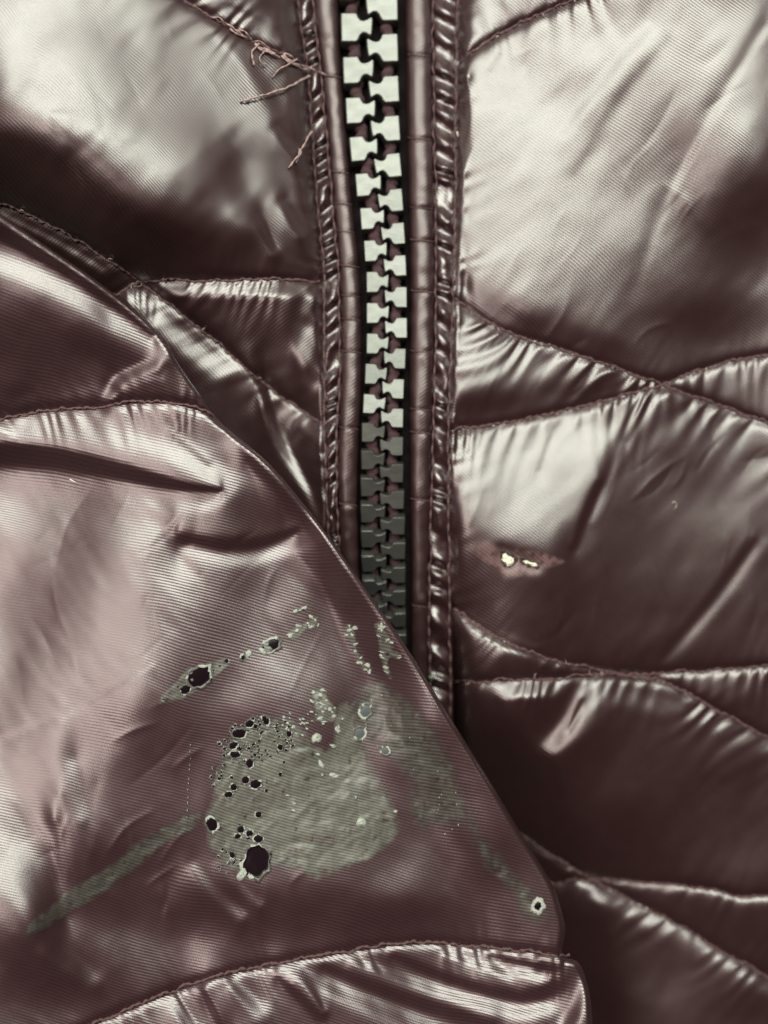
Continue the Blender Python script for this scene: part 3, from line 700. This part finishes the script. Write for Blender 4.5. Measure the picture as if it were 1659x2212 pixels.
for n, (c, xa, xb, dn, up, lam, reach) in enumerate(((S1, -390, 476, 2.4, 1.6, 38, 45), (S2, -390, 1236, 2.0, .7, 52, 60))):
    p = seam_line(c, xa, xb); m = 150
    sl = GS.box(p[:, 0].min() - m, p[:, 0].max() + m, p[:, 1].min() - m, p[:, 1].max() + m)
    d, a, sd = dist_poly(XS[sl], YS[sl], p)
    HS[sl] -= 7 * np.exp(-(d / 9) ** 1.3) + 4 * np.exp(-d / 26)
    ph = a - 0.5 * d * np.where(sd > 0, 1, -1) + 26 * value_noise(a, d * .3, 60, 80 + n)
    HS[sl] += np.where(sd > 0, dn, up) * (0.5 + .7 * np.abs(value_noise(a, a * 0, 80, 85 + n))) * np.sin(2 * math.pi * ph / lam) * np.exp(-(d / reach) ** 1.2) * np.clip(d / 8, 0, 1)
HS += 0.9 * value_noise(XS * .5 + YS * .9, YS * .5 - XS * .9, 75, 23) + 0.3 * value_noise(XS - .6 * YS, YS * .6, 26, 24)

sx = np.arange(-390, 1250, 40.0); sy = np.arange(200, 2590, 40.0); XX, YY = np.meshgrid(sx, sy)
ok = inside(XX + 20, YY + 20, OUT_POLY) & inside(XX + 70, YY + 20, OUT_POLY) & inside(XX + 20, YY - 40, OUT_POLY)
ok[:, -1] = False; ok[-1] = False; j, i = np.nonzero(ok); a = j * len(sx) + i
Fq = np.stack([a + len(sx), a + len(sx) + 1, a + 1, a], 1); us, inv = np.unique(Fq, return_inverse=True)
sleeve = mesh_obj('sleeve', P(XX.ravel()[us], YY.ravel()[us], (GS.sample(HS, XX, YY) - 110).ravel()[us]), inv.reshape(Fq.shape), M['lining'], jacket)
sleeve['label'] = 'sleeve lying over the front, smeared with cloudy grey residue'
cellS = np.zeros(XS.shape, bool); cellS[:-1, :-1] = True
cellS &= inside(XS + GS.c / 2, YS + GS.c / 2, OUT_POLY)
labS = (YS > S1(XS)) * 1 + (YS > S2(XS)) * 1
for v, ang in ((0, 16), (1, 13), (2, 16)):
    patch('quilt_pad', GS, HS, cellS & (labS == v), M['sleeve'], sleeve, (ang, 6.6), OUT, 60)
for n, (c, xa, xb) in enumerate(((S1, -390, 470), (S2, -390, 1232))):
    stitched('seam_stitching', seam_line(c, xa, xb), 2.8, 2, M['thread'], sleeve, GS, HS, seed=150 + n)


def fade(o, outline, soft):
    """how thinly the film runs out towards its rim"""
    me = o.data; co = np.empty(len(me.vertices) * 3, np.float32); me.vertices.foreach_get('co', co); co = co.reshape(-1, 3)
    z = (co[:, 2] - ZOFF) / S; k = (D - z) / D * S; x = co[:, 0] / k + CX; y = CY - co[:, 1] / k
    d, _, _ = dist_poly(x, y, outline)
    f = np.clip(d / soft * (1 + .5 * value_noise(x, y, 9, 17)), 0, 1)
    at = me.attributes.new('fade', 'FLOAT', 'POINT'); at.data.foreach_set('value', f.astype(np.float32))
def film_mat(name, col, a0, a1, rough=.42, scale=260, ribs=.26):
    m, nt, p = new_mat(name); L = nt.links.new
    tc = N(nt, 'ShaderNodeTexCoord'); n = N(nt, 'ShaderNodeTexNoise'); n.inputs['Scale'].default_value = scale; n.inputs['Detail'].default_value = 6; L(tc.outputs['Object'], n.inputs['Vector'])
    mr = N(nt, 'ShaderNodeMapRange'); L(n.outputs[0], mr.inputs[0]); mr.inputs[1].default_value = .3; mr.inputs[2].default_value = .7; mr.inputs[3].default_value = a0; mr.inputs[4].default_value = a1
    fa = N(nt, 'ShaderNodeAttribute', attribute_name='fade'); L(math_node(nt, 'MULTIPLY', mr.outputs[0], fa.outputs['Fac']), p.inputs['Alpha'])
    uv = N(nt, 'ShaderNodeUVMap', uv_map='weave'); sep = N(nt, 'ShaderNodeSeparateXYZ'); L(uv.outputs[0], sep.inputs[0])
    rib = math_node(nt, 'SINE', math_node(nt, 'MULTIPLY', sep.outputs[0], 2 * math.pi))
    n2 = N(nt, 'ShaderNodeTexNoise'); n2.inputs['Scale'].default_value = 3500; L(tc.outputs['Object'], n2.inputs['Vector'])
    hh = math_node(nt, 'ADD', rib, math_node(nt, 'MULTIPLY', n2.outputs[0], 2.0))
    b_ = N(nt, 'ShaderNodeBump'); b_.inputs['Distance'].default_value = .30 * S; L(hh, b_.inputs['Height']); L(b_.outputs[0], p.inputs['Normal'])
    n4 = N(nt, 'ShaderNodeTexNoise'); n4.inputs['Scale'].default_value = scale * 2.3; n4.inputs['Detail'].default_value = 5; L(tc.outputs['Object'], n4.inputs['Vector'])
    cv = math_node(nt, 'MULTIPLY_ADD', rib, ribs); nt.nodes[-1].inputs[2].default_value = -.25
    cv = math_node(nt, 'ADD', cv, math_node(nt, 'MULTIPLY', n4.outputs[0], 1.5))
    mx = N(nt, 'ShaderNodeMix', data_type='RGBA'); L(cv, mx.inputs[0]); mx.inputs[6].default_value = tuple(c * .55 for c in col) + (1,); mx.inputs[7].default_value = tuple(c * 1.45 for c in col) + (1,)
    L(mx.outputs[2], p.inputs['Base Color']); p.inputs['Roughness'].default_value = rough; p.inputs['Coat Weight'].default_value = .8; p.inputs['Coat Roughness'].default_value = .36; p.inputs['Coat IOR'].default_value = 1.6
    return m
# ------------------------------------------------------------------ worn patch round the hole
M['worn'] = film_mat('worn_pink_cloth', (0.18, 0.092, 0.094), .45, 1.0, .5, 420, .08)
z7 = lambda q: np.array([(987.5 + .2315 * x, 1097.2 + .2315 * y) for x, y in q])
WORN = smooth_poly(z7([(30, 350), (200, 330), (230, 240), (400, 340), (560, 380), (740, 390), (900, 440), (1020, 500), (900, 560), (800, 590), (760, 640), (600, 650), (450, 690), (410, 640), (380, 570), (300, 540), (150, 450), (30, 350)]), 5)
mw = cell & inside(X + G.c / 2, Y + G.c / 2, WORN) & ~hole_cells
wp = patch('worn_patch', G, H + 0.9, largest(mw), M['worn'], front_r, (37, 6.6), WORN); fade(wp, WORN, 9)

# ------------------------------------------------------------------ loose threads at the torn seam by the zipper
def yarn(name, pts, r, parent, mat, G_=None, H_=None, lift=5, seed=0):
    q = resample(smooth_poly(pts, 8), 2.0); n = len(q); t = np.linspace(0, 1, n)
    z = (G_ or G).sample(H if H_ is None else H_, q[:, 0], q[:, 1]); z = np.convolve(np.pad(z, 6, 'edge'), np.ones(13) / 13, 'valid')
    a = np.arange(n) * 2.0
    q = q + np.stack([value_noise(a, a * 0, 12, seed), value_noise(a, a * 0 + 9, 12, seed)], 1) * .9
    return tube(name, P(q[:, 0], q[:, 1], z + lift * (1 + 1.2 * np.sin(math.pi * t))), S * r * (1 + .25 * np.sin(a / 2.4) + .2 * value_noise(a, a * 0, 6, seed + 1)), mat, parent, 6)
for k, (pts, r) in enumerate((([(668, 165), (630, 186), (590, 198), (552, 210), (521, 219)], 3.2), ([(672, 285), (655, 315), (640, 340), (624, 362)], 2.8), ([(640, 128), (618, 142), (604, 150), (590, 166)], 2.4),
        ([(560, 95), (546, 112), (548, 140)], 2.6), ([(650, 140), (690, 155), (728, 172)], 2.2), ([(640, 350), (650, 330), (646, 322)], 2.0), ([(575, 140), (560, 128), (572, 112)], 1.8))):
    yarn('loose_thread', pts, r * .72, front_l, M['fray'], lift=6, seed=200 + k)
for k in range(16):
    x = random.uniform(455, 660); y0 = float(LC['A'](x)); a = random.uniform(-10, 10)
    yarn('loose_thread', [(x - 12, y0 - 6 + a * .4), (x, y0 + a), (x + 14 + random.uniform(0, 8), y0 + 12 + a * .6)], random.uniform(1.2, 2.4), front_l, M['fray'], lift=5, seed=230 + k)
for k in range(46):      # short frayed fibres standing out of the quilting seams
    nm, p = random.choice(SEAMS); q = p[random.randrange(2, len(p) - 2)]
    if nm == 'A' or inside(np.array([q[0]]), np.array([q[1]]), OUT_POLY)[0]: continue
    a = random.uniform(0, 6.28); l = random.uniform(6, 15)
    yarn('frayed_fibre', [q, q + l * .5 * np.array([math.cos(a), math.sin(a)]), q + l * np.array([math.cos(a + .6), math.sin(a + .6)])], random.uniform(.5, .9), front_l if nm in LC else front_r, M['fray'], lift=5, seed=300 + k)

# ------------------------------------------------------------------ cloudy residue smeared on the sleeve
M['film'] = film_mat('cloudy_film', (0.155, 0.140, 0.120), .45, .92, .45, 210)
M['film_thin'] = film_mat('thin_film', (0.085, 0.076, 0.064), .40, .85, .45, 260)
M['froth'] = simple('pale_froth', (0.40, 0.40, 0.35), 0.3, bump=(5000, 3), colvar=.3)
M['rim'] = simple('grey_rim', (0.10, 0.085, 0.078), 0.35)
M['bubble'] = simple('dark_bubble', (0.010, 0.005, 0.007), 0.25, spec=0.12)
M['grey_bubble'] = simple('grey_bubble', (0.07, 0.075, 0.075), 0.5)
cS = cellS
def film(name, outline, mat, label, lift=1.3, soft=5):
    t = np.arange(len(outline)); n_ = value_noise(outline[:, 0], outline[:, 1], 14, 77) * 2.4 + value_noise(outline[:, 0], outline[:, 1], 5, 78) * 1.1
    c_ = outline.mean(0); r_ = np.linalg.norm(outline - c_, axis=1)[:, None]; outline = outline + (outline - c_) / np.maximum(r_, 1) * n_[:, None]
    HF = HS + lift + 1.6 * np.abs(value_noise(XS, YS, 34, 81)) + .8 * np.abs(value_noise(XS, YS, 13, 82))
    m = largest(cS & inside(XS + GS.c / 2, YS + GS.c / 2, outline))
    o = patch(name, GS, HF, m, mat, None, (13, 6.6), outline)
    fade(o, outline, soft)
    o['label'] = label; o['category'] = 'residue'; o['group'] = 'residue smears on the sleeve'
    return o
z5 = lambda q: np.array([(329.2 + .3472 * x, 1289.2 + .3472 * y) for x, y in q])
def closed(q, n=5): return smooth_poly(list(q) + [q[0]], n)
def ov(x, y, a, c, rot, n=18, j=.08):
    t = np.linspace(0, 2 * math.pi, n + 1)[:-1]; r = 1 + j * RNG.standard_normal(n)
    px, py = a * r * np.cos(t), c * r * np.sin(t); cr, sr = math.cos(R(rot)), math.sin(R(rot))
    return closed(np.stack([x + px * cr - py * sr, y + px * sr + py * cr], 1), 2)
def bubble(parent, x, y, a, c, rot=0, rim=.14, dark='bubble', full=False):
    """a dome of clear liquid looking dark inside, with a pale irregular rim"""
    n = 14 if a < 6 else 22; rings = 4
    t = np.linspace(0, 2 * math.pi, n, endpoint=False); jit = 1 + .07 * RNG.standard_normal(n)
    cr, sr = math.cos(R(rot)), math.sin(R(rot)); V = []; F = []; FM = []
    hg = min(a, c)
    prof = [(0, .42, 0), (.35, .38, 0), (.72, .24, 0), (1 - rim * .9, .10, 0), (1, .36, 1), (1 + rim, .20, 1), (1 + rim * 1.6, -.25, 1)]
    for k, (rr, zz, _) in enumerate(prof):
        jj = jit if k < 4 else jit * (1 + (.10 * RNG.standard_normal(n) if k < 6 else 0))
        px, py = a * rr * np.cos(t) * jj, c * rr * np.sin(t) * jj
        qx, qy = x + px * cr - py * sr, y + px * sr + py * cr
        surf = GS.sample(HS, qx, qy) + 3.2
        V.append(P(qx, qy, surf + min(hg, 12) * zz * (.30 if k < 4 else .5) - (4 if k == 6 else 0)))
    V = np.concatenate(V); ph = RNG.uniform(0, 6.28, 3)
    pale = (np.sin(t + ph[0]) + .8 * np.sin(2 * t + ph[1]) + .7 * np.sin(5 * t + ph[2])) > (.2 if a > 6 else .75)
    if full: pale[:] = True
    for k in range(len(prof) - 1):
        for q in range(n):
            q2 = (q + 1) % n; F.append((k * n + q, (k + 1) * n + q, (k + 1) * n + q2, k * n + q2)); FM.append(0 if k < 3 else (1 if pale[q] else 2))
    return mesh_obj('bubble', V, F, [M[dark], M['froth'], M['rim']], parent, fmat=FM)
def froth(parent, outline, hgt, seed):
    c = outline.mean(0); n = 5; o = outline[:-1]; m = len(o); V = []; F = []
    z = lambda q: GS.sample(HS, q[:, 0], q[:, 1]) + 3.2
    V.append(P(c[0], c[1], float(GS.sample(HS, c[0], c[1])) + 3.2 + hgt))
    for r in range(1, n + 1):
        t = r / n; q = c + (o - c) * t
        V.extend(P(q[:, 0], q[:, 1], z(q) + hgt * (1 - t ** 3) * (1 + .5 * value_noise(q[:, 0], q[:, 1], 5, seed)) - (3.0 if r == n else 0)))
    for k in range(m): F.append((0, 1 + k, 1 + (k + 1) % m))
    for r in range(n - 1):
        for k in range(m): a = 1 + r * m + k; d = 1 + r * m + (k + 1) % m; F.append((a, a + m, d + m, d))
    return mesh_obj('froth_blob', V, F, M['froth'], parent)

main_film = film('residue_smear', closed(z5([(640, 745), (740, 732), (830, 745), (910, 775), (960, 840), (1010, 900), (1080, 930), (1120, 880), (1130, 700), (1230, 640), (1300, 760), (1330, 900), (1380, 1050), (1450, 1180), (1520, 1300), (1545, 1400), (1505, 1520), (1400, 1605), (1250, 1685), (1100, 1740), (990, 1765), (880, 1690), (760, 1690), (690, 1755), (620, 1775), (560, 1755), (480, 1710), (400, 1630), (340, 1540), (318, 1440), (330, 1340), (370, 1220), (372, 1120), (410, 1020), (440, 950), (490, 860), (560, 790)]), 4),
    M['film'], 'large rounded grey film on the sleeve crowded with dark bubbles', soft=16)
for x, y, a, c in ((705, 770, 18, 28), (605, 790, 24, 19), (640, 806, 12, 13), (540, 852, 36, 24), (503, 925, 26, 18), (542, 945, 15, 13), (515, 982, 30, 18), (605, 1037, 20, 26), (580, 1140, 22, 20), (641, 1166, 30, 24), (505, 1185, 18, 18), (472, 1232, 24, 18), (685, 850, 15, 14), (850, 852, 13, 18), (795, 936, 15, 17), (738, 915, 9, 10), (903, 997, 9, 14), (770, 812, 12, 10), (626, 912, 13, 14), (636, 985, 10, 10),
        (660, 1356, 17, 17), (370, 1416, 30, 34), (550, 1447, 20, 20), (605, 1472, 20, 18), (528, 1492, 19, 13), (660, 1506, 25, 21), (598, 1500, 11, 9), (496, 1606, 15, 18), (505, 1650, 11, 12), (418, 1130, 12, 10), (540, 1420, 8, 8), (708, 1206, 8, 8), (820, 1030, 7, 7), (795, 1105, 11, 11)):
    v = z5([(x, y)])[0]; bubble(main_film, v[0], v[1], a * .45, c * .45, random.uniform(-35, 5))
v = z5([(648, 1650)])[0]; bubble(main_film, v[0], v[1], 30, 37, 15, .07)
for k in range(150):
    t = random.uniform(0, 6.28); r = math.sqrt(random.random())
    if k < 112: x, y = 660 + 245 * r * math.cos(t), 890 + 150 * r * math.sin(t) - .25 * 245 * r * math.cos(t) * .5
    elif k < 130: x, y = 430 + 70 * r * math.cos(t), 1150 + 130 * r * math.sin(t)
    else: x, y = 470 + 90 * r * math.cos(t), 1650 + 90 * r * math.sin(t)
    v = z5([(x, y)])[0]; s_ = random.uniform(1.8, 4.2); bubble(main_film, v[0], v[1], s_ * random.uniform(.8, 1.3), s_, random.uniform(-40, 10), .22)
for k, (x, y, a, c, rot) in enumerate(((560, 1728, 30, 44, 25), (1020, 880, 30, 34, 0), (1155, 822, 18, 28, 0), (1126, 930, 24, 14, 10), (1030, 982, 20, 10, 10), (1050, 1042, 16, 34, -30), (1130, 1112, 28, 18, 20), (1297, 1405, 38, 30, -20), (1512, 1336, 14, 12, 0), (1186, 760, 11, 9, 0), (1265, 1248, 8, 12, 0), (880, 1284, 12, 10, 0), (842, 1236, 16, 7, 0), (1058, 1108, 9, 10, 0), (880, 1330, 20, 8, 20))):
    v = z5([(x, y)])[0]; froth(main_film, ov(v[0], v[1], a * .3472, c * .3472, rot, 12, .14), 3.2, 400 + k)
for k in range(34):
    v = z5([(860 + 75 * RNG.standard_normal(), 790 + 38 * RNG.standard_normal())])[0]; froth(main_film, ov(v[0], v[1], RNG.uniform(1.5, 5), RNG.uniform(1, 3.2), RNG.uniform(0, 40), 9, .2), RNG.uniform(.8, 1.8), 700 + k)
up = film('residue_smear', closed(z5([(30, 675), (60, 610), (140, 530), (220, 450), (300, 415), (400, 390), (470, 380), (490, 410), (440, 460), (370, 520), (280, 590), (190, 640), (90, 670)]), 4), M['film'], 'narrow bubbly grey film beside one big dark bubble, above the large film')
for x, y, a, c, rot in ((292, 498, 78, 62, -35), (205, 578, 34, 28, -35), (462, 399, 16, 15, 0), (120, 585, 8, 8, 0), (160, 560, 9, 8, 0), (70, 640, 9, 7, 0), (380, 460, 9, 7, 0), (420, 430, 8, 8, 0), (150, 620, 7, 7, 0)):
    v = z5([(x, y)])[0]; bubble(up, v[0], v[1], a * .3472, c * .3472, rot, .10 if a > 30 else .2)
pt = film('residue_smear', closed(z5([(535, 385), (560, 350), (610, 328), (628, 350), (600, 385), (560, 408)]), 4), M['film'], 'tiny pale film dot between the two dark bubble streaks')
v = z5([(563, 376)])[0]; bubble(pt, v[0], v[1], 5, 6.5, 20, .35); v = z5([(600, 352)])[0]; froth(pt, ov(v[0], v[1], 7.5, 7, 0, 12), 2.5, 440)
p3 = film('residue_smear', closed(z5([(655, 320), (690, 275), (750, 252), (800, 270), (800, 310), (750, 345), (690, 365)]), 4), M['film'], 'single oval dark bubble in a small film, near the sleeve edge')
v = z5([(738, 302)])[0]; bubble(p3, v[0], v[1], 21, 14, -25, .16); v = z5([(690, 345)])[0]; froth(p3, ov(v[0], v[1], 10, 4.5, 25, 12), 2.5, 441)
def white_patch(outline, label, seed, n):
    o = film('residue_smear', outline, M['film'], label)
    lo, hi = outline.min(0), outline.max(0); k = 0
    while k < n:
        q = lo + (hi - lo) * RNG.random(2)
        if inside(np.array([q[0]]), np.array([q[1]]), outline)[0]:
            froth(o, ov(q[0], q[1], RNG.uniform(2, 7.5), RNG.uniform(1.5, 5), RNG.uniform(-30, 30), 10, .2), RNG.uniform(1.0, 2.4), seed + k); k += 1
    return o
white_patch(closed(z5([(830, 235), (860, 200), (930, 160), (1000, 115), (1030, 130), (1030, 180), (960, 220), (900, 262), (850, 262)]), 4), 'white frothy dab at the upper end of the bubble streak', 450, 12)
white_patch(closed(z5([(985, 610), (1010, 570), (1060, 575), (1100, 630), (1145, 690), (1135, 760), (1090, 790), (1050, 770), (1010, 770), (1000, 700)]), 4), 'white frothy dab standing just above the large film', 480, 22)
white_patch(closed(z5([(878, 92), (905, 72), (945, 66), (940, 82), (900, 96)]), 4), 'smallest white froth fleck, above the bubble streak', 510, 3)
lst = film('residue_smear', closed([(436, 1752), (410, 1752), (370, 1775), (330, 1795), (285, 1822), (245, 1858), (190, 1895), (140, 1925), (95, 1965), (50, 2005), (58, 2022), (110, 2003), (150, 1975), (205, 1945), (260, 1905), (310, 1868), (345, 1835), (385, 1812), (430, 1785)], 4), M['film_thin'], 'long thin grey streak running away from the large film', .9, 12)
edge = film('residue_smear', closed([(745, 1520), (790, 1465), (850, 1480), (920, 1540), (970, 1620), (1005, 1700), (1040, 1790), (1090, 1850), (1140, 1910), (1180, 1950), (1185, 1990), (1150, 2000), (1120, 1980), (1095, 1920), (1040, 1870), (1010, 1800), (950, 1790), (905, 1800), (880, 1750), (872, 1690), (835, 1640), (780, 1590)], 4), M['film_thin'], 'dark damp film along the drooping sleeve edge', .9, 26)
for x, y, a, c in ((777, 1584, 13, 14), (790, 1536, 13, 16), (832, 1622, 10, 9)): bubble(edge if x > 800 else main_film, x, y, a, c, 20, .18, 'grey_bubble')
bubble(edge, 1162, 1958, 9, 12, 10, .5, full=True)
for k, q in enumerate(([(738, 1358), (752, 1345), (768, 1360), (772, 1400), (790, 1430), (800, 1450), (788, 1452), (768, 1420), (752, 1390)], [(805, 1345), (822, 1345), (842, 1375), (862, 1410), (866, 1430), (846, 1420), (838, 1440), (850, 1460), (840, 1468), (824, 1440), (818, 1400)])):
    white_patch(closed(q, 4), ('glittering wet trickle on the dark sleeve fold', 'glittering wet trickle right on the sleeve edge over the zipper')[k], 520 + 30 * k, 16)
for k in range(24):
    x = random.uniform(780, 1000); y = 1480 + (x - 780) * 1.3 + random.uniform(-40, 90)
    if inside(np.array([x + 22]), np.array([y - 10]), OUT_POLY)[0]: froth(edge, ov(x, y, random.uniform(.8, 1.8), random.uniform(.8, 2.4), 0, 8, .1), 1.0, 600 + k)
for k in range(12):
    y = 1610 + k * 14 + random.uniform(-4, 4); x = 412 - k * .8 + random.uniform(-1.5, 1.5); froth(main_film, ov(x, y, .9, random.uniform(1.2, 3), 0, 8, .1), .8, 640 + k)

# ------------------------------------------------------------------ lint and a droplet
M['lint'] = simple('pale_lint', (0.7, 0.62, 0.55), 0.8)
def lint(pts, r, label, sl=False):
    o = yarn('lint_fibre', pts, r, None, M['lint'], GS if sl else G, HS if sl else H, lift=2.2, seed=int(pts[0][0]))
    o['label'] = label; o['category'] = 'lint'
lint([(1452, 1086), (1457, 1083), (1461, 1088), (1460, 1096), (1456, 1100)], .5, 'curled lint hair on the red-brown pad right of the burnt hole')
lint([(152, 1036), (164, 1040)], 1.1, 'short pale lint fibre on the dark fold of the sleeve', True)
lint([(986, 285), (990, 296)], 1.3, 'short yellowish lint fibre on the placket edge near the zipper')
M['drop'] = simple('pale_green_drop', (0.16, 0.22, 0.17), 0.3)
dq = ov(931, 1464, 6, 6, 0, 14, .05); dr = lump('droplet', dq, float(zip_z(1464)) + 2, 9, M['drop'], None, 9)
dr['label'] = 'pale green droplet on the strip where the zipper meets the sleeve'; dr['category'] = 'droplet'
